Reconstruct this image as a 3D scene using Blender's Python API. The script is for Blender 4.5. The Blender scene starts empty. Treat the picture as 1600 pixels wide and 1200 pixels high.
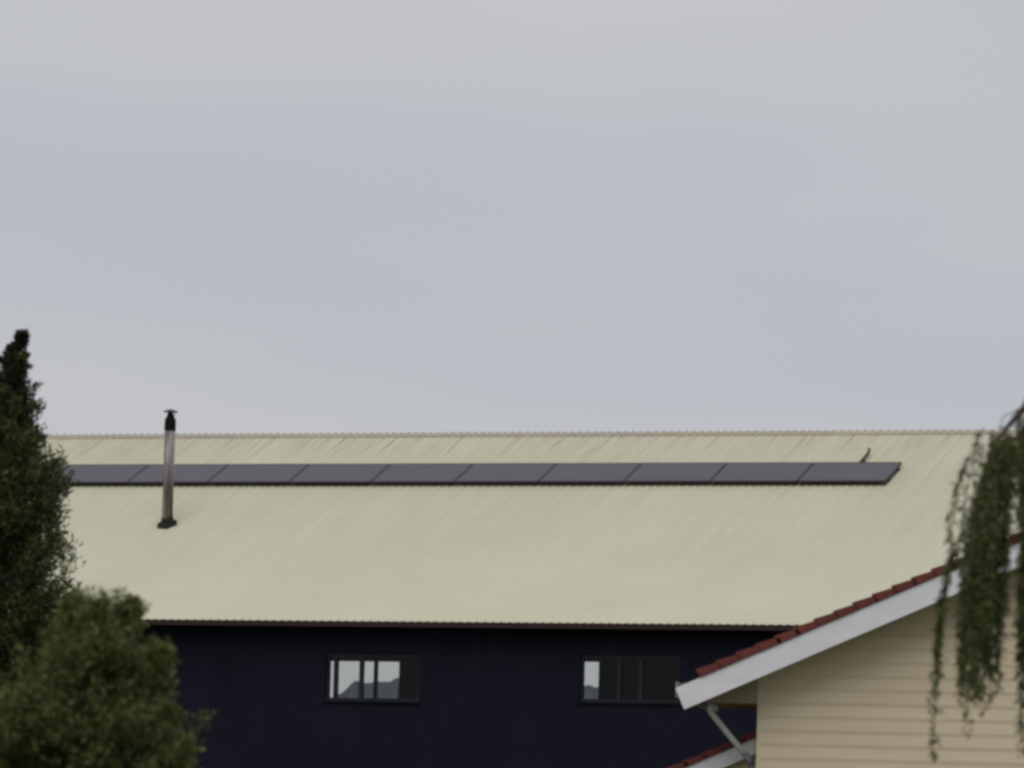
import bpy, math, random
import numpy as np
from mathutils import Vector, Matrix

random.seed(7)
rng = np.random.default_rng(11)
scene = bpy.context.scene
col = scene.collection
R = math.radians

# ------------------------------------------------------------------ camera
EYE = 1.6
FPX, PITCH, ROLL = 8735.0, R(4.847), R(1.5)      # focal length in pixels of a 1600 wide frame
cd = bpy.data.cameras.new('camera')
cd.sensor_width = 36.0
cd.lens = 36.0 * FPX / 1600.0
cd.clip_start = 0.5
cd.clip_end = 6000.0
cam = bpy.data.objects.new('camera', cd)
col.objects.link(cam)
fw = Vector((0, math.cos(PITCH), math.sin(PITCH)))
r0 = Vector((1, 0, 0))
u0 = Vector((0, -math.sin(PITCH), math.cos(PITCH)))
rt = r0 * math.cos(ROLL) + u0 * math.sin(ROLL)
up = -r0 * math.sin(ROLL) + u0 * math.cos(ROLL)
m = Matrix((rt, up, -fw)).transposed().to_4x4()
m.translation = Vector((0, 0, EYE))
cam.matrix_world = m
cd.dof.use_dof = True
cd.dof.focus_distance = 137.0
cd.dof.aperture_fstop = 7.0
scene.camera = cam

def at(px, py, depth):
    """world point whose direction from the eye is that of a photo pixel, at a given y distance"""
    d = fw * FPX + rt * (px - 800) - up * (py - 600)
    return Vector((0, 0, EYE)) + d * (depth / d.y)

# ------------------------------------------------------------------ sky, sun, exposure
SUN_EL, SUN_AZ = R(52), R(195)                 # behind the camera, a little to its left
world = bpy.data.worlds.new('World')
scene.world = world
world.use_nodes = True
wt = world.node_tree
wt.nodes.clear()
sky = wt.nodes.new('ShaderNodeTexSky')
sky.sky_type = 'NISHITA'
sky.sun_disc = False
sky.sun_elevation = SUN_EL
sky.sun_rotation = SUN_AZ
sky.air_density = 1.0
sky.dust_density = 4.0
bg_sky = wt.nodes.new('ShaderNodeBackground'); bg_sky.inputs[1].default_value = 0.08
wt.links.new(sky.outputs[0], bg_sky.inputs[0])
tc = wt.nodes.new('ShaderNodeTexCoord')
mp = wt.nodes.new('ShaderNodeMapping'); mp.inputs['Scale'].default_value = (3.9, 3.9, 15.0); mp.inputs['Location'].default_value = (1.7, 0.9, 2.3); mp.inputs['Rotation'].default_value = (0, R(6), 0)
nz = wt.nodes.new('ShaderNodeTexNoise'); nz.inputs['Scale'].default_value = 1.0; nz.inputs['Detail'].default_value = 3.0; nz.inputs['Roughness'].default_value = 0.42
rp = wt.nodes.new('ShaderNodeValToRGB')
rp.color_ramp.elements[0].position = 0.36; rp.color_ramp.elements[0].color = (0.498, 0.519, 0.563, 1)
rp.color_ramp.elements[1].position = 0.66; rp.color_ramp.elements[1].color = (0.585, 0.586, 0.606, 1)
bg_cl = wt.nodes.new('ShaderNodeBackground'); bg_cl.inputs[1].default_value = 1.0
mx = wt.nodes.new('ShaderNodeMixShader'); mx.inputs[0].default_value = 0.94
wo = wt.nodes.new('ShaderNodeOutputWorld')
wt.links.new(tc.outputs['Generated'], mp.inputs[0]); wt.links.new(mp.outputs[0], nz.inputs['Vector'])
wt.links.new(nz.outputs['Fac'], rp.inputs[0]); wt.links.new(rp.outputs[0], bg_cl.inputs[0])
wt.links.new(bg_sky.outputs[0], mx.inputs[1]); wt.links.new(bg_cl.outputs[0], mx.inputs[2]); wt.links.new(mx.outputs[0], wo.inputs[0])

sl = bpy.data.lights.new('sun', 'SUN')
sl.energy = 1.2
sl.angle = R(50)
sl.color = (1.0, 0.97, 0.92)
so = bpy.data.objects.new('sun', sl)
col.objects.link(so)
sdir = Vector((math.sin(SUN_AZ) * math.cos(SUN_EL), math.cos(SUN_AZ) * math.cos(SUN_EL), math.sin(SUN_EL)))
so.rotation_euler = (-sdir).to_track_quat('-Z', 'Y').to_euler()
so.location = (0, 0, 60)

vs = scene.view_settings
vs.view_transform = 'Standard'; vs.look = 'None'; vs.gamma = 1.0; vs.exposure = 0.0
vs.use_curve_mapping = False
scene.render.engine = 'CYCLES'
scene.cycles.pixel_filter_type = 'BLACKMAN_HARRIS'
scene.cycles.filter_width = 3.2                # long digital zoom: soft pixels
scene.cycles.max_bounces = 8
scene.cycles.transparent_max_bounces = 16

# ------------------------------------------------------------------ materials
def mat(name, base, rough=0.6, spec=0.3, metal=0.0, var=None, nscale=3.0, stretch=(1, 1, 1), island=None, bump=0.0, bscale=40.0, coords='Object', objvar=0.0):
    """var: second colour mixed in by noise; island: second colour mixed in per leaf"""
    mt = bpy.data.materials.new(name)
    mt.use_nodes = True
    nt = mt.node_tree
    b = nt.nodes['Principled BSDF']
    b.inputs['Base Color'].default_value = (*base, 1)
    b.inputs['Roughness'].default_value = rough
    b.inputs['Specular IOR Level'].default_value = spec
    b.inputs['Metallic'].default_value = metal
    cur = None
    if coords == 'World':
        g = nt.nodes.new('ShaderNodeNewGeometry'); vec = g.outputs['Position']
    else:
        t = nt.nodes.new('ShaderNodeTexCoord'); vec = t.outputs['Object']
    if var is not None:
        mpn = nt.nodes.new('ShaderNodeMapping'); mpn.inputs['Scale'].default_value = stretch
        nt.links.new(vec, mpn.inputs[0])
        n = nt.nodes.new('ShaderNodeTexNoise'); n.inputs['Scale'].default_value = nscale; n.inputs['Detail'].default_value = 5; n.inputs['Roughness'].default_value = 0.6
        nt.links.new(mpn.outputs[0], n.inputs['Vector'])
        cr = nt.nodes.new('ShaderNodeMapRange'); cr.inputs[1].default_value = 0.35; cr.inputs[2].default_value = 0.65
        nt.links.new(n.outputs['Fac'], cr.inputs[0])
        mix = nt.nodes.new('ShaderNodeMixRGB'); mix.inputs[1].default_value = (*base, 1); mix.inputs[2].default_value = (*var, 1)
        nt.links.new(cr.outputs[0], mix.inputs[0]); cur = mix.outputs[0]
    if island is not None:
        g2 = nt.nodes.new('ShaderNodeNewGeometry')
        mix = nt.nodes.new('ShaderNodeMixRGB'); mix.inputs[2].default_value = (*island, 1)
        if cur is not None: nt.links.new(cur, mix.inputs[1])
        else: mix.inputs[1].default_value = (*base, 1)
        nt.links.new(g2.outputs['Random Per Island'], mix.inputs[0]); cur = mix.outputs[0]
    if objvar:
        oi = nt.nodes.new('ShaderNodeObjectInfo')
        mr = nt.nodes.new('ShaderNodeMapRange'); mr.inputs[3].default_value = 1 - objvar; mr.inputs[4].default_value = 1 + objvar
        nt.links.new(oi.outputs['Random'], mr.inputs[0])
        hs = nt.nodes.new('ShaderNodeHueSaturation')
        nt.links.new(mr.outputs[0], hs.inputs['Value'])
        if cur is not None: nt.links.new(cur, hs.inputs['Color'])
        else: hs.inputs['Color'].default_value = (*base, 1)
        cur = hs.outputs[0]
    if cur is not None:
        nt.links.new(cur, b.inputs['Base Color'])
    if bump:
        n2 = nt.nodes.new('ShaderNodeTexNoise'); n2.inputs['Scale'].default_value = bscale; n2.inputs['Detail'].default_value = 4
        nt.links.new(vec, n2.inputs['Vector'])
        bp = nt.nodes.new('ShaderNodeBump'); bp.inputs['Strength'].default_value = bump; bp.inputs['Distance'].default_value = 0.02
        nt.links.new(n2.outputs['Fac'], bp.inputs['Height']); nt.links.new(bp.outputs[0], b.inputs['Normal'])
    return mt

def leaf_mat(name, a, b_, rough=0.55, trans=0.25):
    mt = mat(name, a, rough, 0.25, island=b_)
    nt = mt.node_tree
    b = nt.nodes['Principled BSDF']
    src = b.inputs['Base Color'].links[0].from_socket
    tr = nt.nodes.new('ShaderNodeBsdfTranslucent'); nt.links.new(src, tr.inputs[0])
    ms = nt.nodes.new('ShaderNodeMixShader'); ms.inputs[0].default_value = trans
    out = nt.nodes['Material Output']
    nt.links.new(b.outputs[0], ms.inputs[1]); nt.links.new(tr.outputs[0], ms.inputs[2]); nt.links.new(ms.outputs[0], out.inputs[0])
    return mt

def roof_material():
    """cream painted steel: dusty brown streaks running down from the ridge, pale sheet-to-sheet change"""
    mt = mat('cream_painted_steel', (0.545, 0.535, 0.39), 0.55, 0.22, var=(0.575, 0.568, 0.425), nscale=0.5, coords='World', objvar=0.012)
    nt = mt.node_tree
    b = nt.nodes['Principled BSDF']
    src = b.inputs['Base Color'].links[0].from_socket
    t = nt.nodes.new('ShaderNodeTexCoord')
    oi = nt.nodes.new('ShaderNodeObjectInfo')
    sx = nt.nodes.new('ShaderNodeSeparateXYZ'); nt.links.new(t.outputs['Object'], sx.inputs[0])
    # object coordinates: x across the sheet, y up the slope from the eave
    cx = nt.nodes.new('ShaderNodeCombineXYZ')
    m1 = nt.nodes.new('ShaderNodeMath'); m1.operation = 'MULTIPLY'; m1.inputs[1].default_value = 12.0; nt.links.new(sx.outputs['X'], m1.inputs[0])
    m2 = nt.nodes.new('ShaderNodeMath'); m2.operation = 'MULTIPLY'; m2.inputs[1].default_value = 0.35; nt.links.new(sx.outputs['Y'], m2.inputs[0])
    m3 = nt.nodes.new('ShaderNodeMath'); m3.operation = 'MULTIPLY'; m3.inputs[1].default_value = 90.0; nt.links.new(oi.outputs['Random'], m3.inputs[0])
    nt.links.new(m1.outputs[0], cx.inputs[0]); nt.links.new(m2.outputs[0], cx.inputs[1]); nt.links.new(m3.outputs[0], cx.inputs[2])
    n = nt.nodes.new('ShaderNodeTexNoise'); n.inputs['Scale'].default_value = 1.0; n.inputs['Detail'].default_value = 4
    nt.links.new(cx.outputs[0], n.inputs['Vector'])
    s1 = nt.nodes.new('ShaderNodeMapRange'); s1.inputs[1].default_value = 0.22; s1.inputs[2].default_value = 0.85; nt.links.new(n.outputs['Fac'], s1.inputs[0])
    # dirt washes out of the ridge capping, strongest over the first metre
    g = nt.nodes.new('ShaderNodeMapRange'); g.inputs[1].default_value = 0.5; g.inputs[2].default_value = 9.8; g.inputs[3].default_value = 0.0; g.inputs[4].default_value = 0.56
    nt.links.new(sx.outputs['Y'], g.inputs[0])
    mm = nt.nodes.new('ShaderNodeMath'); mm.operation = 'MULTIPLY'; nt.links.new(s1.outputs[0], mm.inputs[0]); nt.links.new(g.outputs[0], mm.inputs[1])
    mix = nt.nodes.new('ShaderNodeMixRGB'); mix.inputs[2].default_value = (0.32, 0.285, 0.21, 1)
    nt.links.new(mm.outputs[0], mix.inputs[0]); nt.links.new(src, mix.inputs[1])
    # darker runs below some of the capping screws
    n2 = nt.nodes.new('ShaderNodeTexNoise'); n2.inputs['Scale'].default_value = 1.7; n2.inputs['Detail'].default_value = 1
    nt.links.new(cx.outputs[0], n2.inputs['Vector'])
    s2 = nt.nodes.new('ShaderNodeMapRange'); s2.inputs[1].default_value = 0.60; s2.inputs[2].default_value = 0.72; nt.links.new(n2.outputs['Fac'], s2.inputs[0])
    g2 = nt.nodes.new('ShaderNodeMapRange'); g2.inputs[1].default_value = 8.2; g2.inputs[2].default_value = 9.7; g2.inputs[3].default_value = 0.0; g2.inputs[4].default_value = 0.7
    nt.links.new(sx.outputs['Y'], g2.inputs[0])
    m4 = nt.nodes.new('ShaderNodeMath'); m4.operation = 'MULTIPLY'; nt.links.new(s2.outputs[0], m4.inputs[0]); nt.links.new(g2.outputs[0], m4.inputs[1])
    mix2 = nt.nodes.new('ShaderNodeMixRGB'); mix2.inputs[2].default_value = (0.22, 0.17, 0.125, 1)
    nt.links.new(m4.outputs[0], mix2.inputs[0]); nt.links.new(mix.outputs[0], mix2.inputs[1]); nt.links.new(mix2.outputs[0], b.inputs['Base Color'])
    return mt

def glass_material(name, trans=0.90, refl=0.012):
    mt = bpy.data.materials.new(name); mt.use_nodes = True
    nt = mt.node_tree; nt.nodes.clear()
    t = nt.nodes.new('ShaderNodeBsdfTransparent'); t.inputs[0].default_value = (trans, trans * 1.01, trans, 1)
    g = nt.nodes.new('ShaderNodeBsdfGlossy'); g.inputs['Roughness'].default_value = 0.03
    ms = nt.nodes.new('ShaderNodeMixShader'); ms.inputs[0].default_value = refl
    o = nt.nodes.new('ShaderNodeOutputMaterial')
    nt.links.new(t.outputs[0], ms.inputs[1]); nt.links.new(g.outputs[0], ms.inputs[2]); nt.links.new(ms.outputs[0], o.inputs[0])
    return mt

M = {}
M['grass'] = mat('meadow_grass', (0.06, 0.085, 0.03), 0.9, 0.1, var=(0.09, 0.10, 0.045), nscale=0.25)
M['forest'] = mat('distant_woodland', (0.085, 0.10, 0.115), 0.95, 0.0, var=(0.11, 0.125, 0.14), nscale=0.06)
M['roof'] = roof_material()
M['cap'] = mat('weathered_capping', (0.43, 0.385, 0.30), 0.65, 0.2, var=(0.37, 0.32, 0.25), nscale=1.3, objvar=0.05)
M['gutter'] = mat('dark_maroon_gutter', (0.045, 0.022, 0.024), 0.4, 0.3)
M['navy'] = mat('black_navy_cladding', (0.0076, 0.0082, 0.0170), 0.75, 0.10, var=(0.0100, 0.0106, 0.0205), nscale=1.1, coords='World')
M['interior'] = mat('dark_interior', (0.02, 0.02, 0.02), 0.9, 0.05)
M['frame'] = mat('dark_aluminium', (0.013, 0.0135, 0.018), 0.5, 0.3)
M['glass'] = glass_material('window_glass')
M['cells'] = mat('solar_cells', (0.044, 0.034, 0.048), 0.32, 0.5, var=(0.054, 0.042, 0.058), nscale=0.6, coords='World')
M['panel_frame'] = mat('black_anodised', (0.034, 0.029, 0.037), 0.45, 0.35)
M['galv'] = mat('galvanised_steel', (0.40, 0.37, 0.34), 0.42, 0.5, metal=0.8, var=(0.085, 0.07, 0.07), nscale=7.0, stretch=(2.2, 2.2, 0.12))  # dark vertical streaks paint a dark reflection into the steel colour
M['soot'] = mat('sooty_steel', (0.008, 0.007, 0.008), 0.8, 0.1)
M['cowl'] = mat('rusty_brown_cowl', (0.09, 0.055, 0.055), 0.6, 0.3)
M['boot'] = mat('rubber_flashing', (0.012, 0.009, 0.010), 0.7, 0.2)
M['white'] = mat('white_painted_timber', (0.745, 0.735, 0.77), 0.5, 0.3, var=(0.69, 0.68, 0.715), nscale=2.0, stretch=(1, 1, 3))
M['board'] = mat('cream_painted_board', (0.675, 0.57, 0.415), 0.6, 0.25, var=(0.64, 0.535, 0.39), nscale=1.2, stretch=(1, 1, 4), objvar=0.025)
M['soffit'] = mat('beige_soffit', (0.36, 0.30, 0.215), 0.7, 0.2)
M['tile'] = mat('red_brown_roof_tile', (0.185, 0.050, 0.039), 0.7, 0.2, var=(0.12, 0.034, 0.031), nscale=5.0, objvar=0.12)
M['grey_gutter'] = mat('grey_gutter', (0.30, 0.29, 0.32), 0.5, 0.3)
M['pipe_grey'] = mat('grey_pipe_elbow', (0.16, 0.15, 0.17), 0.5, 0.3)
M['pipe'] = mat('white_plastic_pipe', (0.60, 0.62, 0.60), 0.45, 0.3)
M['bark'] = mat('bark', (0.07, 0.052, 0.04), 0.9, 0.1, var=(0.04, 0.03, 0.024), nscale=12, stretch=(3, 3, 0.6), bump=0.5)
M['twig'] = mat('reddish_twig', (0.075, 0.038, 0.036), 0.8, 0.15)
M['conifer'] = leaf_mat('conifer_sprays', (0.032, 0.050, 0.017), (0.14, 0.165, 0.058), trans=0.35)
M['conifer_brown'] = leaf_mat('browned_conifer_sprays', (0.028, 0.018, 0.013), (0.05, 0.038, 0.026), trans=0.12)
M['bush'] = leaf_mat('shrub_leaves', (0.080, 0.105, 0.028), (0.21, 0.23, 0.080), trans=0.4)
M['dry'] = leaf_mat('dry_leaves', (0.16, 0.10, 0.06), (0.22, 0.15, 0.09))
M['willow'] = leaf_mat('willow_leaves', (0.05, 0.08, 0.02), (0.175, 0.205, 0.064), trans=0.45)
M['willow_pale'] = leaf_mat('pale_willow_leaves', (0.13, 0.13, 0.055), (0.19, 0.175, 0.10), trans=0.3)

# ------------------------------------------------------------------ mesh helpers
class MB:
    def __init__(self):
        self.v, self.f, self.mi = [], [], []
    def add(self, verts, faces, mi=0):
        o = len(self.v)
        self.v += [tuple(p) for p in verts]
        self.f += [tuple(i + o for i in q) for q in faces]
        self.mi += [mi] * len(faces)
        return self
    def box(self, x0, x1, y0, y1, z0, z1, mi=0):
        return self.add([(x0, y0, z0), (x1, y0, z0), (x1, y1, z0), (x0, y1, z0), (x0, y0, z1), (x1, y0, z1), (x1, y1, z1), (x0, y1, z1)],
                        [(0, 3, 2, 1), (4, 5, 6, 7), (0, 1, 5, 4), (1, 2, 6, 5), (2, 3, 7, 6), (3, 0, 4, 7)], mi)
    def prism(self, poly, y0, y1, mi=0):
        """polygon in x,z swept along y"""
        n = len(poly)
        vs_ = [(x, y0, z) for x, z in poly] + [(x, y1, z) for x, z in poly]
        fs = [tuple(range(n)), tuple(range(2 * n - 1, n - 1, -1))] + [(i, i + n, (i + 1) % n + n, (i + 1) % n) for i in range(n)]
        return self.add(vs_, fs, mi)
    def prism_x(self, poly, x0, x1, mi=0):
        """polygon in y,z swept along x"""
        n = len(poly)
        vs_ = [(x0, y, z) for y, z in poly] + [(x1, y, z) for y, z in poly]
        fs = [tuple(range(n)), tuple(range(2 * n - 1, n - 1, -1))] + [(i, i + n, (i + 1) % n + n, (i + 1) % n) for i in range(n)]
        return self.add(vs_, fs, mi)
    def tube(self, pts, radii, seg=8, mi=0, cap=True):
        pts = [Vector(p) for p in pts]
        rings = []
        for i, p in enumerate(pts):
            a = pts[max(0, i - 1)]; b = pts[min(len(pts) - 1, i + 1)]
            t = (b - a).normalized()
            ref = Vector((0, 1, 0)) if abs(t.y) < 0.9 else Vector((1, 0, 0))
            s = t.cross(ref).normalized(); q = t.cross(s)
            rings.append([p + (s * math.cos(k * 2 * math.pi / seg) + q * math.sin(k * 2 * math.pi / seg)) * radii[i] for k in range(seg)])
        vs_ = [v for r_ in rings for v in r_]
        fs = []
        for i in range(len(pts) - 1):
            for k in range(seg):
                fs.append((i * seg + k, i * seg + (k + 1) % seg, (i + 1) * seg + (k + 1) % seg, (i + 1) * seg + k))
        if cap:
            fs.append(tuple(range(seg - 1, -1, -1))); fs.append(tuple((len(pts) - 1) * seg + k for k in range(seg)))
        return self.add(vs_, fs, mi)
    def mesh(self, name, mats, smooth=False):
        me = bpy.data.meshes.new(name)
        me.from_pydata(self.v, [], self.f)
        for x in (mats if isinstance(mats, (list, tuple)) else [mats]):
            me.materials.append(x)
        me.polygons.foreach_set('material_index', self.mi)
        if smooth: me.polygons.foreach_set('use_smooth', [True] * len(self.f))
        me.update()
        return me
    def build(self, name, mats, parent=None, smooth=False):
        return link(name, self.mesh(name, mats, smooth), parent)

def link(name, data, parent=None):
    o = bpy.data.objects.new(name, data)
    col.objects.link(o)
    o.parent = parent
    return o
def empty(name, loc=(0, 0, 0), rz=0.0, parent=None):
    o = link(name, None, parent)
    o.location = loc; o.rotation_euler = (0, 0, rz)
    o.empty_display_size = 0.3
    return o
def tag(o, label, cat, group=None, kind=None):
    o['label'] = label; o['category'] = cat
    if group: o['group'] = group
    if kind: o['kind'] = kind
    return o

# ------------------------------------------------------------------ ground and far hill
g = MB(); N = 40
gx = np.linspace(-2500, 2500, N); 
for j in range(N):
    for i in range(N): g.v.append((gx[i], gx[j], 0.0))
for j in range(N - 1):
    for i in range(N - 1): g.f.append((j * N + i, j * N + i + 1, (j + 1) * N + i + 1, (j + 1) * N + i)); g.mi.append(0)
gr = g.build('ground', M['grass']); gr['kind'] = 'structure'

h = MB(); xs = np.concatenate([np.linspace(-900, -60, 40), np.linspace(-58, 58, 200), np.linspace(60, 900, 40)])
knots = [(-900, 14), (-300, 17), (-60, 15), (-28, 17.5), (-21, 21.2), (-18.4, 23.3), (-17.4, 22.8), (-13.4, 23.5), (0, 22.4), (11, 23.2), (40, 24), (200, 19), (900, 12)]
tops = np.interp(xs, [k[0] for k in knots], [k[1] for k in knots]) + rng.normal(0, 0.12, len(xs))
prof = [(0.0, 0.0), (40.0, 0.55), (75.0, 0.9), (90.0, 1.0), (140.0, 0.8), (260.0, 0.0)]
for x, tz in zip(xs, tops):
    for dy, k in prof: h.v.append((x, 610 + dy, max(-0.5, tz * k) if k else -0.5))
K = len(prof)
for i in range(len(xs) - 1):
    for k in range(K - 1): h.f.append((i * K + k, (i + 1) * K + k, (i + 1) * K + k + 1, i * K + k + 1)); h.mi.append(0)
hl = h.build('hill', M['forest']); hl['kind'] = 'structure'

# ------------------------------------------------------------------ the big cream-roofed building
T = R(22.54); PR = R(23.68); L = 9.912
EZ = 5.602
RIDGE_Y = L * math.cos(PR); RIDGE_Z = EZ + L * math.sin(PR)
BACK_Y = 13.45; BACK_Z = RIDGE_Z - (BACK_Y - RIDGE_Y) * math.tan(PR)
X0, SHEET, NS = -14.5, 0.762, 34
X1 = X0 + SHEET * NS
Oe = at(700, 971.5, 95.66)
barn = empty('barn', (Oe.x, Oe.y, 0), -T)
tag(barn, 'long two storey building with cream corrugated steel roof and black navy walls', 'building')

roof = empty('roof', (0, 0, 0), 0, barn)
def slope_matrix(x, side=1):
    """local frame of the slope: x along the ridge, y up the slope, z out of it"""
    if side == 1:
        return Matrix.Translation((x, 0, EZ)) @ Matrix.Rotation(PR, 4, 'X')
    return Matrix.Translation((x + SHEET, BACK_Y, BACK_Z)) @ Matrix.Rotation(math.pi, 4, 'Z') @ Matrix.Rotation(PR, 4, 'X')
def rib_profile(lift=0.0, w=SHEET, ribs=5, hgt=0.011):
    pitch = w / ribs; out = []
    for k in range(ribs):
        b = k * pitch
        out += [(b, lift), (b + 0.060, lift), (b + 0.090, lift + hgt), (b + 0.120, lift + hgt), (b + 0.150 if k < ribs - 1 else b + pitch, lift)]
    return out
def sheet_mesh(length, y0=-0.012, lift=0.0, hgt=0.011):
    s = MB(); pr = rib_profile(lift, hgt=hgt); ys = [y0, length]; n = len(pr)
    for y in ys:
        for x, z in pr: s.v.append((x, y, z))
    for y in ys:
        for x, z in pr: s.v.append((x, y, z - 0.004))
    for i in range(n - 1):
        s.f.append((i, i + 1, n + i + 1, n + i)); s.mi.append(0)
        s.f.append((2 * n + i, 3 * n + i, 3 * n + i + 1, 2 * n + i + 1)); s.mi.append(0)
        s.f.append((i, 2 * n + i, 2 * n + i + 1, i + 1)); s.mi.append(0)
    return s
front_mesh = sheet_mesh(L - 0.03).mesh('roof_sheet', M['roof'])
BL = (BACK_Y - RIDGE_Y) / math.cos(PR)
back_mesh = sheet_mesh(BL - 0.03).mesh('roof_sheet_back', M['roof'])
for k in range(NS):
    o = link('roof_sheet', front_mesh, roof); o.matrix_local = slope_matrix(X0 + k * SHEET)
    o = link('roof_sheet', back_mesh, roof); o.matrix_local = slope_matrix(X0 + k * SHEET, 2)
# roof deck under the sheets
dk = MB()
dk.prism_x([(0.08, EZ - 0.005), (RIDGE_Y, RIDGE_Z - 0.03), (BACK_Y - 0.02, BACK_Z - 0.03), (BACK_Y - 0.02, BACK_Z - 0.15), (RIDGE_Y, RIDGE_Z - 0.18), (0.08, EZ - 0.10)], X0 + 0.05, X1 - 0.05)
dk.build('roof_deck', M['interior'], roof)
# ridge capping that follows the ribs, one length per three sheets
for k in range(0, NS, 2):
    c = MB()
    w = SHEET * min(2, NS - k)
    pr = rib_profile(0.0055, w, 5 * min(2, NS - k), 0.020)
    n = len(pr)
    cp, sp = math.cos(PR), math.sin(PR)
    for v, sgn in ((0.24, 1), (0.0, 1), (0.24, -1)):
        for x, z in pr:
            if v == 0.0: c.v.append((x, RIDGE_Y, RIDGE_Z + z / cp))
            else: c.v.append((x, RIDGE_Y - sgn * v * cp - sgn * z * sp, RIDGE_Z - v * sp + z * cp))
    for r_ in range(2):
        for i in range(n - 1): c.f.append((r_ * n + i, r_ * n + i + 1, (r_ + 1) * n + i + 1, (r_ + 1) * n + i)); c.mi.append(0)
    o = c.build('ridge_cap', M['cap'], roof); o.location.x = X0 + k * SHEET
# gutter, one half-open profile along the front eave
gt = MB()
gt.prism_x([(-0.085, EZ - 0.03), (-0.075, EZ - 0.03), (-0.07, EZ - 0.09), (0.05, EZ - 0.09), (0.05, EZ - 0.04), (0.06, EZ - 0.04), (0.06, EZ - 0.10), (-0.078, EZ - 0.10)], X0 + 0.03, X1 - 0.03)
gt.build('gutter', M['gutter'], barn)

WALL = 0.32                                      # front wall face behind the eave line
def wall_with_openings(y0, y1, z1, opens, x0, x1):
    w = MB(); cur = x0
    for (a, b, za, zb) in opens:
        w.box(cur, a, y0, y1, 0, z1); w.box(a, b, y0, y1, 0, za); w.box(a, b, y0, y1, zb, z1); cur = b
    w.box(cur, x1, y0, y1, 0, z1)
    return w
WX0, WX1 = X0 + 0.35, X1 - 0.35
near = [(-2.415, -0.645, 4.24, 5.065), (2.32, 4.125, 4.28, 5.09)]
far = [(-8.11, -6.505, 4.52, 5.455), (-3.90, -2.28, 4.58, 5.50)]
wall_with_openings(WALL, WALL + 0.16, EZ - 0.02, near, WX0, WX1).build('wall', M['navy'], barn)
FY = BACK_Y - 0.55
wall_with_openings(FY, FY + 0.16, BACK_Z + 0.05, far, WX0, WX1).build('wall', M['navy'], barn)
for xx in (WX0, WX1 - 0.16):
    e = MB()
    e.prism_x([(WALL + 0.162, 0), (FY - 0.002, 0), (FY - 0.002, BACK_Z + 0.05), (RIDGE_Y, RIDGE_Z - 0.2), (WALL + 0.162, EZ - 0.02)], xx, xx + 0.16)
    e.build('wall', M['navy'], barn)
MB().box(WX0 + 0.2, WX1 - 0.2, WALL + 0.2, FY - 0.05, 3.1, 3.25).build('upper_floor', M['interior'], barn)

def window(parent, a, b, za, zb, y, bars, inset=0.05, stile=0.045, bar_w=0.075):
    """outer frame, sash bars and panes; set back into the wall"""
    f = MB(); yb, yf = y + inset, y + inset + 0.07
    f.box(a, a + stile, yb, yf, za, zb); f.box(b - stile, b, yb, yf, za, zb)
    f.box(a + stile, b - stile, yb, yf, zb - 0.06, zb); f.box(a + stile, b - stile, yb, yf, za, za + 0.05)
    w = f.build('window', M['frame'], parent)
    edges = [a + stile]
    for bx in bars:
        MB().box(bx - bar_w / 2, bx + bar_w / 2, yb + 0.006, yf - 0.006, za + 0.05, zb - 0.06).build('mullion', M['frame'], w)
        edges += [bx - bar_w / 2, bx + bar_w / 2]
    edges.append(b - stile)
    for i in range(0, len(edges), 2):
        MB().box(edges[i], edges[i + 1], yb + 0.03, yb + 0.036, za + 0.05, zb - 0.06).build('pane', M['glass'], w)
    MB().box(a - 0.03, b + 0.03, y - 0.035, y + inset - 0.003, za - 0.035, za - 0.003).build('sill', M['navy'], w)
    return w
window(barn, *near[0], WALL, [-2.25, -1.765])
window(barn, *near[1], WALL, [3.02, 3.41])
window(barn, *far[0], FY, [-7.06])
window(barn, *far[1], FY, [-3.1])

# flue on the near slope
fx, fv = -7.524, 4.758
fy, fz = fv * math.cos(PR), EZ + fv * math.sin(PR)
flue = empty('flue', (fx, fy, fz), 0, barn)
flue.scale = (1.08, 1.08, 1.085)
fl = MB(); ring = []
for k in range(16):
    a = k * math.pi / 8; ring.append((math.cos(a), math.sin(a)))
for rad, hh in ((0.175, 0.036), (0.165, 0.055), (0.105, 0.075), (0.101, 0.15)):
    for c_, s_ in ring: fl.v.append((c_ * rad, s_ * rad, hh + s_ * rad * math.tan(PR)))
for r_ in range(3):
    for k in range(16): fl.f.append((r_ * 16 + k, r_ * 16 + (k + 1) % 16, (r_ + 1) * 16 + (k + 1) % 16, (r_ + 1) * 16 + k)); fl.mi.append(0)
fl.build('flashing', M['boot'], flue, True)
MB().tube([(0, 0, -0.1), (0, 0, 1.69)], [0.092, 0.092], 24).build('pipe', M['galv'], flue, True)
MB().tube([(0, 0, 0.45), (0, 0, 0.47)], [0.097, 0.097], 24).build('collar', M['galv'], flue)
MB().tube([(0, 0, 1.62), (0, 0, 1.63), (0, 0, 1.80), (0, 0, 1.90), (0, 0, 1.95)], [0.094, 0.099, 0.097, 0.05, 0.035], 24).build('terminal', M['soot'], flue, True)
MB().tube([(0, 0, 1.935), (0, 0, 1.95), (0, 0, 1.985)], [0.125, 0.125, 0.02], 20).build('cowl', M['cowl'], flue)
for k in range(3):
    a = k * 2.1 + 0.5
    MB().tube([(0.05 * math.cos(a), 0.05 * math.sin(a), 1.87), (0.09 * math.cos(a), 0.09 * math.sin(a), 1.94)], [0.006, 0.006], 5).build('bracket', M['soot'], flue)

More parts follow.
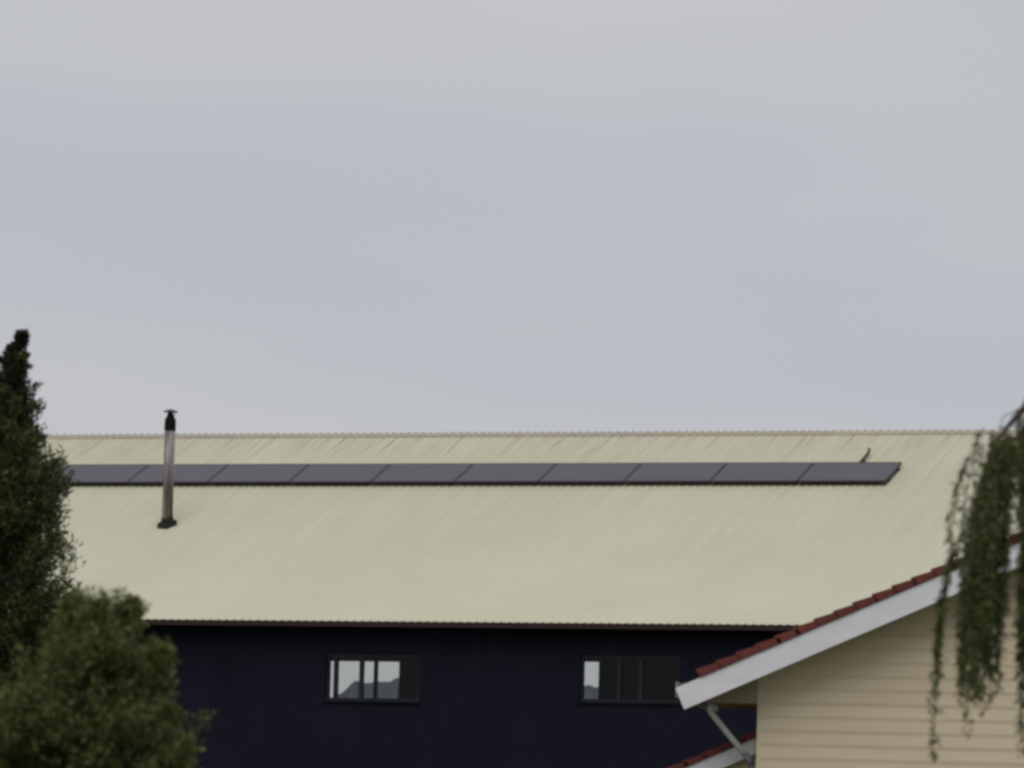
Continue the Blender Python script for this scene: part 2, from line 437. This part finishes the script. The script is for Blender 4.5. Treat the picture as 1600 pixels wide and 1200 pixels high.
# ------------------------------------------------------------------ solar panels on the near slope
ordinal = ['first', 'second', 'third', 'fourth', 'fifth', 'sixth', 'seventh', 'eighth', 'ninth', 'tenth', 'eleventh', 'twelfth']
PW, PH, PT = 1.658, 1.0, 0.04
fr = MB()
fr.box(0, PW, 0, 0.022, 0, PT); fr.box(0, PW, PH - 0.022, PH, 0, PT); fr.box(0, 0.022, 0.022, PH - 0.022, 0, PT); fr.box(PW - 0.022, PW, 0.022, PH - 0.022, 0, PT)
fr_me = fr.mesh('panel_frame', M['panel_frame'])
cell_me = MB().box(0.022, PW - 0.022, 0.022, PH - 0.022, 0.012, PT - 0.003).mesh('cell_face', M['cells'])
rail_me = MB().box(-0.01, PW + 0.01, 0, 0.04, -0.052, -0.002).mesh('mounting_rail', M['panel_frame'])
PV0, PXR = 6.885, 5.71
world_barn = Matrix.Translation((Oe.x, Oe.y, 0)) @ Matrix.Rotation(-T, 4, 'Z')
for k in range(11):
    mw = world_barn @ Matrix.Translation((PXR - 1.67 * k - PW, 0, EZ)) @ Matrix.Rotation(PR, 4, 'X') @ Matrix.Translation((0, PV0 + random.uniform(-.004, .004), 0.07))
    p = empty('solar_panel'); p.matrix_world = mw
    where = 'at the right end of the roof row' if k == 0 else ('behind the flue, %s in the roof row from its right end' % ordinal[k] if k in (8,) else '%s in the roof row counting from its right end' % ordinal[k])
    tag(p, 'dark grey solar panel, ' + where, 'solar panel', 'solar panels in a row below the ridge')
    link('panel_frame', fr_me, p); link('cell_face', cell_me, p)
    for yv in (0.2, 0.76):
        o = link('mounting_rail', rail_me, p); o.location.y = yv
# cable conduit that leaves the array upwards
cc = MB()
cc.tube([(0, -0.15, 0.05), (0, 0.30, 0.05), (0.0, 0.50, 0.075), (0.0, 0.53, 0.12)], [0.028, 0.028, 0.028, 0.026], 10)
cc.tube([(0, 0.10, 0.03), (0, 0.13, 0.03)], [0.045, 0.045], 10)
c_o = cc.build('cable_conduit', M['cowl'])
c_o.matrix_world = world_barn @ Matrix.Translation((4.86, 0, EZ)) @ Matrix.Rotation(PR, 4, 'X') @ Matrix.Translation((0, 8.08, 0))
tag(c_o, 'short brown cable conduit sticking up above the solar panel at the right end', 'conduit')

# ------------------------------------------------------------------ cream weatherboard house, lower right
HA = R(6.0)
Hc = at(1184, 1150, 69.7)
BASE = 0.674                                     # floor level above the ground
house = empty('house', (Hc.x, Hc.y, BASE), -HA)
tag(house, 'cream weatherboard house with white bargeboards and red brown tiles, lower right', 'house')
HP = R(24.3); th = math.tan(HP); ch, sh = math.cos(HP), math.sin(HP)
HW, HD = 9.0, 5.5                                # gable width and house depth
AX = HW / 2
def bz(x): return 3.526 + x * th                 # top edge of the bargeboard, left side
BWID = 0.285 / ch                                # vertical depth of the bargeboard
walltop = lambda x: (bz(x) if x < AX else bz(HW - x)) - 0.06
# core of the house
core = MB()
core.prism([(0.03, 0.3), (HW - 0.03, 0.3), (HW - 0.03, walltop(0.03) - 0.05), (AX, walltop(AX) - 0.05), (0.03, walltop(0.03) - 0.05)], 0.03, HD)
core.build('wall', M['soffit'], house)
MB().box(0.02, HW - 0.02, 0.0, HD, -BASE, 0.296).build('foundation', M['soffit'], house)
# weatherboards on the gable, each lapped over the one below
BP = 0.174
for k in range(40):
    z0 = 0.30 + k * BP; z1 = z0 + BP + 0.02
    def xl(z):
        return max(0.035, (z - 3.526 + 0.06) / th)
    if z1 > walltop(AX): break
    a0, a1 = xl(z0), xl(z1)
    pts = [(a0, z0), (HW - a0, z0), (HW - a1, z1), (a1, z1)]
    w = MB()
    zc = z0 + 0.05; ac = xl(zc)                  # hollow lower edge: a shallow groove between boards
    fr_ = [(a0, 0.0045, z0), (HW - a0, 0.0045, z0), (HW - ac, -0.006, zc), (ac, -0.006, zc), (HW - a1, -0.003, z1 - 0.021), (a1, -0.003, z1 - 0.021)]
    bk = [(x_, 0.024, z_) for x_, _, z_ in fr_]
    w.add(fr_ + bk, [(0, 1, 2, 3), (3, 2, 4, 5), (7, 6, 9, 8), (8, 9, 11, 10), (0, 6, 7, 1), (1, 7, 8, 2), (2, 8, 10, 4), (4, 10, 11, 5), (5, 11, 9, 3), (3, 9, 6, 0)])
    w.build('weatherboard', M['board'], house)
for xa in (-0.012, HW - 0.038):
    MB().box(xa, xa + 0.05, -0.010, 0.03, 0, walltop(0.0) - 0.02).build('corner_board', M['board'], house)
# bargeboards, boxed eave returns, raked soffit
YB = -0.55
XE = -1.0                                        # lower tip of the bargeboard
pb = [(XE, bz(XE)), (AX, bz(AX)), (AX, bz(AX) - BWID), (XE + 0.285 * sh, bz(XE) - 0.285 * ch)]
MB().prism(pb, YB - 0.03, YB).build('bargeboard', M['white'], house)
MB().prism([(HW - x, z) for x, z in pb][::-1], YB - 0.03, YB).build('bargeboard', M['white'], house)
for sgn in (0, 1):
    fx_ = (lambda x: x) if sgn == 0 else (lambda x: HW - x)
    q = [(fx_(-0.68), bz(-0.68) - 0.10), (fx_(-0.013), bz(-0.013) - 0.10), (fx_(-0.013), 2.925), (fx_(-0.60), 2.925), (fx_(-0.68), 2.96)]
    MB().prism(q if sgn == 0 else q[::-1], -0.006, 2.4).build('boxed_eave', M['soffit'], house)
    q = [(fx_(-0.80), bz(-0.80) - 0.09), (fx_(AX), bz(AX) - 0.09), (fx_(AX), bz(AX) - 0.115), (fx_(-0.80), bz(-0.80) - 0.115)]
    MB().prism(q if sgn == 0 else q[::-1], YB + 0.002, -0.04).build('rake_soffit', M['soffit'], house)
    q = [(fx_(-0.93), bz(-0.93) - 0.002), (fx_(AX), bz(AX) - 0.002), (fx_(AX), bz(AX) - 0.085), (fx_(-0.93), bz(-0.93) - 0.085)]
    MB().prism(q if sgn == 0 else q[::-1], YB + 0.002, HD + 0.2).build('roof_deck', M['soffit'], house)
# gutters
for xg in (-0.985, HW + 0.885):
    MB().prism([(xg, bz(-1.0) + 0.085), (xg - 0.012, bz(-1.0) + 0.085), (xg - 0.012, bz(-1.0) - 0.11), (xg + 0.10, bz(-1.0) - 0.11), (xg + 0.10, bz(-1.0) + 0.07), (xg + 0.088, bz(-1.0) + 0.07), (xg + 0.088, bz(-1.0) - 0.10), (xg, bz(-1.0) - 0.10)][::-1], YB + 0.012, HD + 0.2).build('gutter', M['grey_gutter'], house)

def tile_course_mesh(gauge, depth, first):
    """one course of lapped tiles along the depth of the roof; x is up the slope"""
    t_ = MB()
    lap = gauge + 0.07
    n = int(depth / 0.30)
    for i in range(n):
        ya, yb_ = i * 0.30, i * 0.30 + 0.296
        ym = (ya + yb_) / 2
        for (p0, p1, zl0, zl1) in ((ya, ym, 0.0, 0.035), (ym, yb_, 0.035, 0.0)):
            t_.add([(0, p0, 0.045 + zl0), (0, p1, 0.045 + zl1), (lap, p1, 0.014 + zl1), (lap, p0, 0.014 + zl0),
                    (0, p0, 0.025 + zl0), (0, p1, 0.025 + zl1), (lap, p1, -0.006 + zl1), (lap, p0, -0.006 + zl0)],
                   [(0, 3, 2, 1), (4, 5, 6, 7), (0, 1, 5, 4), (1, 2, 6, 5), (2, 3, 7, 6), (3, 0, 4, 7)])
    return t_
GAUGE = 0.262
tc_me = tile_course_mesh(GAUGE, HD - 0.1, True).mesh('tile_course', M['tile'])
vt = MB()                                        # L-shaped verge tile: top leaf and hanging flange, lower end lifted
lapv = GAUGE + 0.055
vt.add([(0, 0, 0.115), (0, 0.24, 0.105), (lapv, 0.24, 0.073), (lapv, 0, 0.083), (0, 0, 0.09), (0, 0.24, 0.08), (lapv, 0.24, 0.048), (lapv, 0, 0.058)],
       [(0, 3, 2, 1), (4, 5, 6, 7), (0, 1, 5, 4), (1, 2, 6, 5), (2, 3, 7, 6), (3, 0, 4, 7)])
vt.add([(0.004, -0.02, 0.110), (0.004, 0.0, 0.112), (lapv - 0.004, 0.0, 0.080), (lapv - 0.004, -0.02, 0.078), (0.012, -0.02, 0.002), (0.012, 0.0, 0.002), (lapv - 0.004, 0.0, 0.002), (lapv - 0.004, -0.02, 0.002)],
       [(0, 3, 2, 1), (4, 5, 6, 7), (0, 1, 5, 4), (1, 2, 6, 5), (2, 3, 7, 6), (3, 0, 4, 7)])
vt_me = vt.mesh('verge_tile', M['tile'])
TS = -0.70                                       # first tile starts here
for side in (0, 1):
    k = 0; x = TS
    while x < AX - 0.1:
        base = Matrix.Translation((x, 0, bz(x))) @ Matrix.Rotation(-HP, 4, 'Y')
        if side == 1:
            base = Matrix.Translation((HW, 0, 0)) @ Matrix.Scale(-1, 4, (1, 0, 0)) @ base
        o = link('tile_course', tc_me, house); o.matrix_local = base @ Matrix.Translation((0, YB + 0.22, 0.0))
        o = link('verge_tile', vt_me, house)
        o.matrix_local = base @ Matrix.Translation((random.uniform(-.006, .006), YB - 0.034, random.uniform(0.0, .006))) @ Matrix.Rotation(random.uniform(-.008, .008), 4, 'Y')
        x += GAUGE * ch; k += 1
MB().tube([(AX, YB - 0.05, bz(AX) + 0.07), (AX, HD + 0.2, bz(AX) + 0.07)], [0.12, 0.12], 12).build('ridge_tile', M['tile'], house)

# downpipe from the boxed eave back to the corner of the wall
dp = empty('downpipe', (0, 0, 0), 0, house)
MB().tube([(-0.60, 0.15, 2.90), (-0.61, 0.15, 2.825), (-0.55, 0.15, 2.745), (-0.16, 0.15, 2.285)], [0.036, 0.036, 0.036, 0.036], 14).build('offset_pipe', M['pipe'], dp, True)
MB().tube([(-0.175, 0.15, 2.302), (-0.115, 0.15, 2.235), (-0.085, 0.15, 2.15)], [0.044, 0.046, 0.044], 14).build('elbow', M['pipe_grey'], dp, True)
MB().tube([(-0.085, 0.15, 2.16), (-0.085, 0.15, 0.1 - BASE)], [0.037, 0.037], 14).build('pipe', M['pipe_grey'], dp, True)
MB().box(-0.13, -0.02, 0.135, 0.165, 1.55, 1.59).build('bracket', M['pipe_grey'], dp)

# lean-to against the left side wall
lean = empty('lean_to', (0, 0.5, 0), 0, house)
def lz(x): return 2.53 + x * th
LX0 = -3.2
MB().prism([(LX0, lz(LX0)), (-0.015, lz(-0.015)), (-0.015, lz(-0.015) - 0.2), (LX0 + 0.08, lz(LX0) - 0.17)], -0.03, 0.0).build('bargeboard', M['white'], lean)
MB().prism([(LX0 + 0.05, lz(LX0 + 0.05) - 0.003), (-0.015, lz(-0.015) - 0.003), (-0.015, lz(-0.015) - 0.09), (LX0 + 0.05, lz(LX0 + 0.05) - 0.09)], 0.002, 4.2).build('roof_deck', M['soffit'], lean)
x = LX0 + 0.12
while x < -0.12:
    base = Matrix.Translation((x, 0, lz(x))) @ Matrix.Rotation(-HP, 4, 'Y')
    o = link('verge_tile', vt_me, lean); o.matrix_local = base @ Matrix.Translation((random.uniform(-.005, .005), -0.034, random.uniform(0, .005))) @ Matrix.Diagonal((1, 1, 0.82, 1))
    x += GAUGE * ch
tl = tile_course_mesh(GAUGE, 4.0, True).mesh('tile_course', M['tile'])
x = LX0 + 0.12
while x < -0.12:
    base = Matrix.Translation((x, 0, lz(x))) @ Matrix.Rotation(-HP, 4, 'Y')
    o = link('tile_course', tl, lean); o.matrix_local = base @ Matrix.Translation((0, 0.22, 0))
    x += GAUGE * ch
MB().prism([(LX0 + 0.3, -BASE), (-0.015, -BASE), (-0.015, lz(-0.015) - 0.1), (LX0 + 0.3, lz(LX0 + 0.3) - 0.1)], 0.12, 4.0).build('wall', M['board'], lean)

# ------------------------------------------------------------------ foliage helpers
def leaves_mesh(name, P, D, length, width, mats, mi=None, curl=0.25):
    """one bent six-point leaf per point: P positions, D directions (numpy n x 3)"""
    n = len(P)
    D = D / np.linalg.norm(D, axis=1, keepdims=True)
    S = np.cross(D, rng.normal(size=(n, 3))); S /= np.linalg.norm(S, axis=1, keepdims=True) + 1e-9
    Nn = np.cross(D, S)
    ln = (np.asarray(length) * np.ones(n))[:, None]; wd = (np.asarray(width) * np.ones(n))[:, None]
    V = np.empty((n, 4, 3))
    V[:, 0] = P
    V[:, 1] = P + D * ln * 0.45 + S * wd * 0.5 + Nn * ln * 0.08
    V[:, 2] = P + D * ln - Nn * ln * curl
    V[:, 3] = P + D * ln * 0.45 - S * wd * 0.5 + Nn * ln * 0.08
    verts = V.reshape(-1, 3)
    me = bpy.data.meshes.new(name)
    me.vertices.add(n * 4); me.vertices.foreach_set('co', verts.ravel())
    tri = np.array([[0, 1, 2], [0, 2, 3]])
    idx = (np.arange(n)[:, None, None] * 4 + tri[None]).reshape(-1)
    me.loops.add(len(idx)); me.loops.foreach_set('vertex_index', idx.astype(np.int32))
    nf = n * 2
    me.polygons.add(nf); me.polygons.foreach_set('loop_start', (np.arange(nf) * 3).astype(np.int32))
    me.polygons.foreach_set('loop_total', np.full(nf, 3, np.int32))
    for x_ in mats: me.materials.append(x_)
    if mi is not None: me.polygons.foreach_set('material_index', np.repeat(np.asarray(mi, np.int32), 2))
    me.update(calc_edges=True); me.validate()
    return me

# ------------------------------------------------------------------ conifer, left edge
CD = 45.5; S30 = FPX / CD
axis_px = [(-30, 1500), (-26, 1000), (-20, 800), (-10, 725), (2, 672), (10, 600), (24, 560), (35, 520)]
rad_px = [175, 152, 124, 100, 44, 26, 11, 1]
axis = [at(x, y, CD) for x, y in axis_px]
axis[0].z = 0.0
base_pt = axis[0].copy()
tree = empty('conifer_tree', base_pt)
tag(tree, 'tall dark conifer with a leaning brown tip at the left edge', 'tree')
def axis_at(z):
    zs = [a.z for a in axis]
    return Vector((np.interp(z, zs, [a.x for a in axis]), np.interp(z, zs, [a.y for a in axis]), z)), float(np.interp(z, zs, rad_px)) / S30
tz = np.linspace(0, axis[-1].z, 14)
MB().tube([axis_at(z)[0] - base_pt for z in tz], [0.15 * (1 - z / (axis[-1].z + .05)) + 0.008 for z in tz], 10).build('trunk', M['bark'], tree, True)
P_, D_, MI = [], [], []
bm_ = MB()
ztop = axis[-1].z
for b in range(640):
    z = 0.7 + (ztop - 0.72) * (random.random() ** 0.8)
    c, rad = axis_at(z)
    az = random.uniform(0, 2 * math.pi)
    ln = max(0.02, rad * (random.uniform(0.68, 1.04) if z < ztop - 0.75 else random.uniform(0.25, 1.6)) * (1.15 if random.random() < 0.08 else 1))
    el = random.uniform(0.35, 0.95)
    dr = Vector((math.cos(az) * math.cos(el), math.sin(az) * math.cos(el), math.sin(el)))
    start = c - Vector((0, 0, ln * math.tan(el) * 0.45)) - base_pt
    hor = ln / math.cos(el) * 0.95
    pts = [start + dr * hor * s + Vector((0, 0, -0.10 * hor * math.sin(s * 3.1))) for s in (0, .35, .7, 1)]
    bm_.tube(pts, [0.011, 0.008, 0.005, 0.002], 4, cap=False)
    brown = 1 if (z > ztop - 0.62 and random.random() < 0.75) or random.random() < 0.07 else 0
    ncl = int(50 + 190 * min(1.0, ln / 0.6))
    for q in range(ncl):
        s = 1 - random.random() ** 1.5 * 0.85
        p = start + dr * hor * s + Vector((0, 0, -0.10 * hor * math.sin(s * 3.1)))
        spread = (0.042 + 0.05 * (1 - s)) * min(1.0, 0.16 + rad * 1.9)
        p = p + Vector((random.gauss(0, spread), random.gauss(0, spread), random.gauss(0, spread))) 
        d = dr * 1.0 + Vector((random.gauss(0, .6), random.gauss(0, .6), random.gauss(0.15, .5)))
        P_.append(p); D_.append(d); MI.append(brown)
bm_.build('branches', M['bark'], tree)['kind'] = 'stuff'
P_ = np.array([tuple(p) for p in P_]); D_ = np.array([tuple(d) for d in D_])
cr = link('crown', leaves_mesh('crown', P_, D_, rng.uniform(0.03, 0.065, len(P_)), rng.uniform(0.012, 0.026, len(P_)), [M['conifer'], M['conifer_brown']], MI), tree)
cr['kind'] = 'stuff'

# ------------------------------------------------------------------ leafy shrub in front of it
BD = 24.0; S26 = FPX / BD
sb = at(90, 1500, BD); sb.z = 0
shrub = empty('leafy_shrub', sb)
tag(shrub, 'olive green leafy shrub in front of the conifer, lower left', 'shrub')
lobes = [(128, 985, 30), (150, 965, 16), (125, 1050, 72), (165, 1020, 48), (150, 995, 36), (190, 985, 24), (203, 958, 10), (60, 1115, 72), (222, 1045, 26), (248, 1030, 10), (200, 1090, 60), (245, 1075, 22), (185, 1160, 105), (258, 1125, 26), (275, 1190, 40),
         (90, 1180, 125), (-20, 1170, 90), (235, 1240, 80), (60, 1290, 150), (150, 1330, 130), (116, 950, 12), (60, 1450, 150), (150, 1480, 140), (80, 1590, 150)]
P_, D_, MI = [], [], []
st = MB()
for i, (lx, ly, lr) in enumerate(lobes):
    c = at(lx, ly, BD + random.uniform(-.25, .25)) - sb; rr = lr / S26
    mid = Vector((c.x * 0.35 + random.uniform(-.1, .1), c.y * 0.4, c.z * 0.55))
    st.tube([Vector((random.uniform(-.12, .12), random.uniform(-.12, .12), 0)), mid, c], [0.022, 0.012, 0.004], 6, cap=False)
    nt_ = int(34 + 270 * rr)
    for t_ in range(nt_):
        u = rng.normal(size=3); u /= np.linalg.norm(u)
        tip = c + Vector(u) * rr * random.uniform(0.7, 1.05) + Vector((random.gauss(0, .02), random.gauss(0, .02), random.gauss(0.008, .02)))
        tip.z += 0.015
        if random.random() < 0.16: tip = tip + (tip - c) * random.uniform(0.1, 0.42)
        root = c + Vector(u) * rr * 0.25 + Vector((0, 0, -0.08))
        st.tube([root, tip], [0.004, 0.002], 3, cap=False)
        for q in range(30):
            s = random.random() ** 0.7
            p = root.lerp(tip, s) + Vector((random.gauss(0, .014), random.gauss(0, .014), random.gauss(0, .014)))
            d = (tip - root).normalized() * 0.6 + Vector((random.gauss(0, .7), random.gauss(0, .7), random.gauss(0, .6)))
            P_.append(p); D_.append(d); MI.append(1 if random.random() < 0.01 else 0)
# a few loose shoots that stand above the outline
for (ax_, ay_, bx_, by_) in ((178, 960, 186, 916), (165, 975, 166, 935), (200, 985, 205, 948), (270, 1150, 330, 1108), (280, 1165, 322, 1130), (270, 1180, 318, 1160), (110, 960, 122, 925), (240, 1040, 262, 1012)):
    a = at(ax_, ay_, BD) - sb; b_ = at(bx_, by_, BD) - sb
    st.tube([a, b_], [0.004, 0.002], 4, cap=False)
    for q in range(26):
        s = random.random(); p = a.lerp(b_, s) + Vector((random.gauss(0, .012), random.gauss(0, .012), random.gauss(0, .012)))
        d = (b_ - a).normalized() * 0.5 + Vector((random.gauss(0, .7), random.gauss(0, .7), random.gauss(0, .5)))
        P_.append(p); D_.append(d); MI.append(1 if (s > 0.8 and bx_ == 186) else 0)
st.build('stems', M['bark'], shrub)['kind'] = 'stuff'
P_ = np.array([tuple(p) for p in P_]); D_ = np.array([tuple(d) for d in D_])
cr = link('crown', leaves_mesh('crown', P_, D_, rng.uniform(0.018, 0.036, len(P_)), rng.uniform(0.011, 0.02, len(P_)), [M['bush'], M['dry']], MI), shrub)
cr['kind'] = 'stuff'

# ------------------------------------------------------------------ weeping tree, right edge
WD = 24.3; S16 = FPX / WD
wb = at(1960, 1500, WD + 0.4); wb.z = 0
willow = empty('weeping_tree', wb)
tag(willow, 'weeping tree with hanging leafy strands at the right edge', 'tree')
crown_pt = at(1900, 640, WD + 0.4) - wb
MB().tube([(0, 0, 0), (0.03, 0, 0.8), (-0.05, 0.02, 1.8), crown_pt * 0.82, crown_pt], [0.14, 0.115, 0.10, 0.08, 0.05], 12).build('trunk', M['bark'], willow, True)
limbs = [[(1930, 800), (1800, 640), (1690, 590), (1630, 605), (1585, 655), (1555, 690)],
         [(1930, 820), (1790, 690), (1690, 640), (1620, 650), (1580, 690)],
         [(1920, 700), (1800, 560), (1700, 520), (1640, 560), (1608, 620)],
         [(1935, 780), (2050, 620), (2150, 600), (2230, 680)],
         [(1925, 720), (1980, 540), (2060, 500), (2130, 560)],
         [(1920, 700), (1850, 540), (1780, 520), (1720, 580)]]
lw = [[] for _ in limbs]
for i, lm in enumerate(limbs):
    pts = [at(x, y, WD + 0.4 - 0.4 * k / (len(lm) - 1) + (0.25 if i in (1, 4) else 0)) - wb for k, (x, y) in enumerate(lm)]
    pts[0] = Vector((pts[0].x * 0.2, 0, pts[0].z)) if i else pts[0]
    MB().tube(pts, list(np.linspace(0.045, 0.006, len(pts))), 8).build('limb', M['bark'], willow, True)
MB().tube([at(1612, 610, WD) - wb, at(1598, 640, WD) - wb, at(1590, 668, WD) - wb, at(1586, 700, WD) - wb], [0.012, 0.009, 0.005, 0.003], 6).build('twig', M['twig'], willow)
MB().tube([at(1600, 636, WD) - wb, at(1582, 645, WD) - wb, at(1568, 650, WD) - wb, at(1561, 672, WD) - wb], [0.005, 0.003, 0.0025, 0.002], 6).build('twig', M['twig'], willow)

def strand(path, leaf_n, pale=0.1, spread=4.0, size=1.0, depth=0.0, thick=0.0025):
    """one hanging shoot: a thin stem with small drooping leaves, path in photo pixels at the tree's distance"""
    px = np.array(path, float)
    seg = np.concatenate([[0], np.cumsum(np.hypot(*np.diff(px, axis=0).T))])
    tt = np.linspace(0, seg[-1], max(8, int(seg[-1] / 22)))
    xx = np.interp(tt, seg, px[:, 0]); yy = np.interp(tt, seg, px[:, 1])
    kx = np.convolve(np.pad(xx, 2, 'edge'), [.2] * 5, 'valid')
    kx += np.cumsum(rng.normal(0, 0.9, len(kx)))
    pts = [at(x, y, WD + depth) - wb for x, y in zip(kx, yy)]
    n = len(pts)
    sm = MB().tube(pts, list(np.linspace(thick, 0.001, n)), 4, cap=False)
    Pn = np.array([tuple(p) for p in pts])
    ii = rng.uniform(0, n - 1.001, leaf_n); lo = ii.astype(int); fr2 = (ii - lo)[:, None]
    Q = Pn[lo] * (1 - fr2) + Pn[lo + 1] * fr2 + rng.normal(0, spread / S16, (leaf_n, 3))
    Dl = np.stack([rng.normal(0, .55, leaf_n), rng.normal(0, .55, leaf_n), -np.abs(rng.normal(0.9, .45, leaf_n))], 1)
    ml = leaves_mesh('leaves', Q, Dl, rng.uniform(0.020, 0.042, leaf_n) * size, rng.uniform(0.008, 0.015, leaf_n) * size, [M['willow'], M['willow_pale']], (rng.random(leaf_n) < pale).astype(int))
    o = sm.build('hanging_branch', M['twig'], willow)
    lv = link('leaves', ml, o)
    lv['kind'] = 'stuff'
# thin outer shoots against the roof
strand([(1545, 668), (1528, 680), (1512, 712), (1502, 745), (1492, 790), (1484, 840), (1478, 875)], 85, 0.6, 2.5)
strand([(1532, 676), (1522, 700), (1516, 750), (1508, 800), (1498, 850), (1488, 885)], 70, 0.6, 3.0)
strand([(1512, 715), (1500, 755), (1488, 775), (1484, 812), (1478, 845)], 40, 0.6, 2.0)
strand([(1540, 690), (1524, 760), (1520, 800), (1508, 835), (1500, 870), (1490, 890)], 60, 0.6, 3.0)
# the thin shoot that hangs lowest on the left
strand([(1500, 845), (1482, 880), (1472, 930), (1468, 1000), (1465, 1050), (1461, 1100), (1460, 1140), (1464, 1182)], 210, 0.08, 3.2)
strand([(1494, 860), (1476, 890), (1470, 950), (1466, 1010), (1464, 1062)], 190, 0.05, 3.4)
strand([(1494, 866), (1478, 900), (1468, 960), (1462, 1020), (1462, 1085)], 110, 0.05, 3.0)
# dense inner curtain
for k in range(25):
    dx = (-22, -14, -3, 8, 19, 34)[k % 6] + random.uniform(-3, 3); end = random.choice([1000, 1040, 1060, 1075, 1090]) + random.uniform(-25, 15)
    strand([(1568 + dx * .4, 676 + random.uniform(-4, 22)), (1552 + dx * .7, 745), (1540 + dx, 830), (1532 + dx * 1.05, 920), (1528 + dx * .95, 1000), (1527 + dx * .9, end)],
           int(random.uniform(165, 235)), 0.16, 3.2, 1.05, random.uniform(-.3, .3))
for (x, e) in ((1508, 1138), (1538, 1115), (1520, 1070), (1550, 1092), (1500, 1095)):
    strand([(1545, 800), (x + 8, 900), (x + 3, 1000), (x, e)], 150, 0.15, 4.0, 1.0, random.uniform(-.2, .2))
for k in range(8):                                   # over the bargeboard, filling the curtain's foot
    x = random.uniform(1500, 1572)
    strand([(x + 6, 820), (x, 900), (x - 2, random.uniform(950, 985))], 120, 0.1, 5.0, 1.05, random.uniform(-.3, .3))
# right-hand curtain, running out of the frame
for k in range(26):
    x = random.uniform(1588, 1645); end = random.uniform(980, 1085)
    strand([(x + random.uniform(-2, 10), 636 + random.uniform(0, 45)), (x, 780), (x + random.uniform(-6, 4), 900), (x + random.uniform(-4, 6), end)],
           int(random.uniform(200, 270)), 0.07, 4.5, 1.0, random.uniform(-.3, .3))
strand([(1600, 900), (1594, 1020), (1592, 1090), (1590, 1150)], 130, 0.35, 3.5)
strand([(1606, 900), (1598, 1040), (1600, 1180)], 120, 0.3, 3.5)
for k in range(9):                                   # upper link between both curtains
    x = random.uniform(1560, 1600)
    strand([(x + 8, 668 + random.uniform(0, 25)), (x, 720), (x - 3, random.uniform(745, 800))], 60, 0.2, 4.0, 1.0, random.uniform(-.2, .2))
for k in range(26):                                  # beyond the frame
    x = random.uniform(1650, 2230); s0 = random.uniform(560, 690)
    strand([(x + 6, s0), (x, s0 + 140), (x - 4, random.uniform(900, 1080))], 170, 0.1, 5.0, 1.1, random.uniform(-.2, .9))
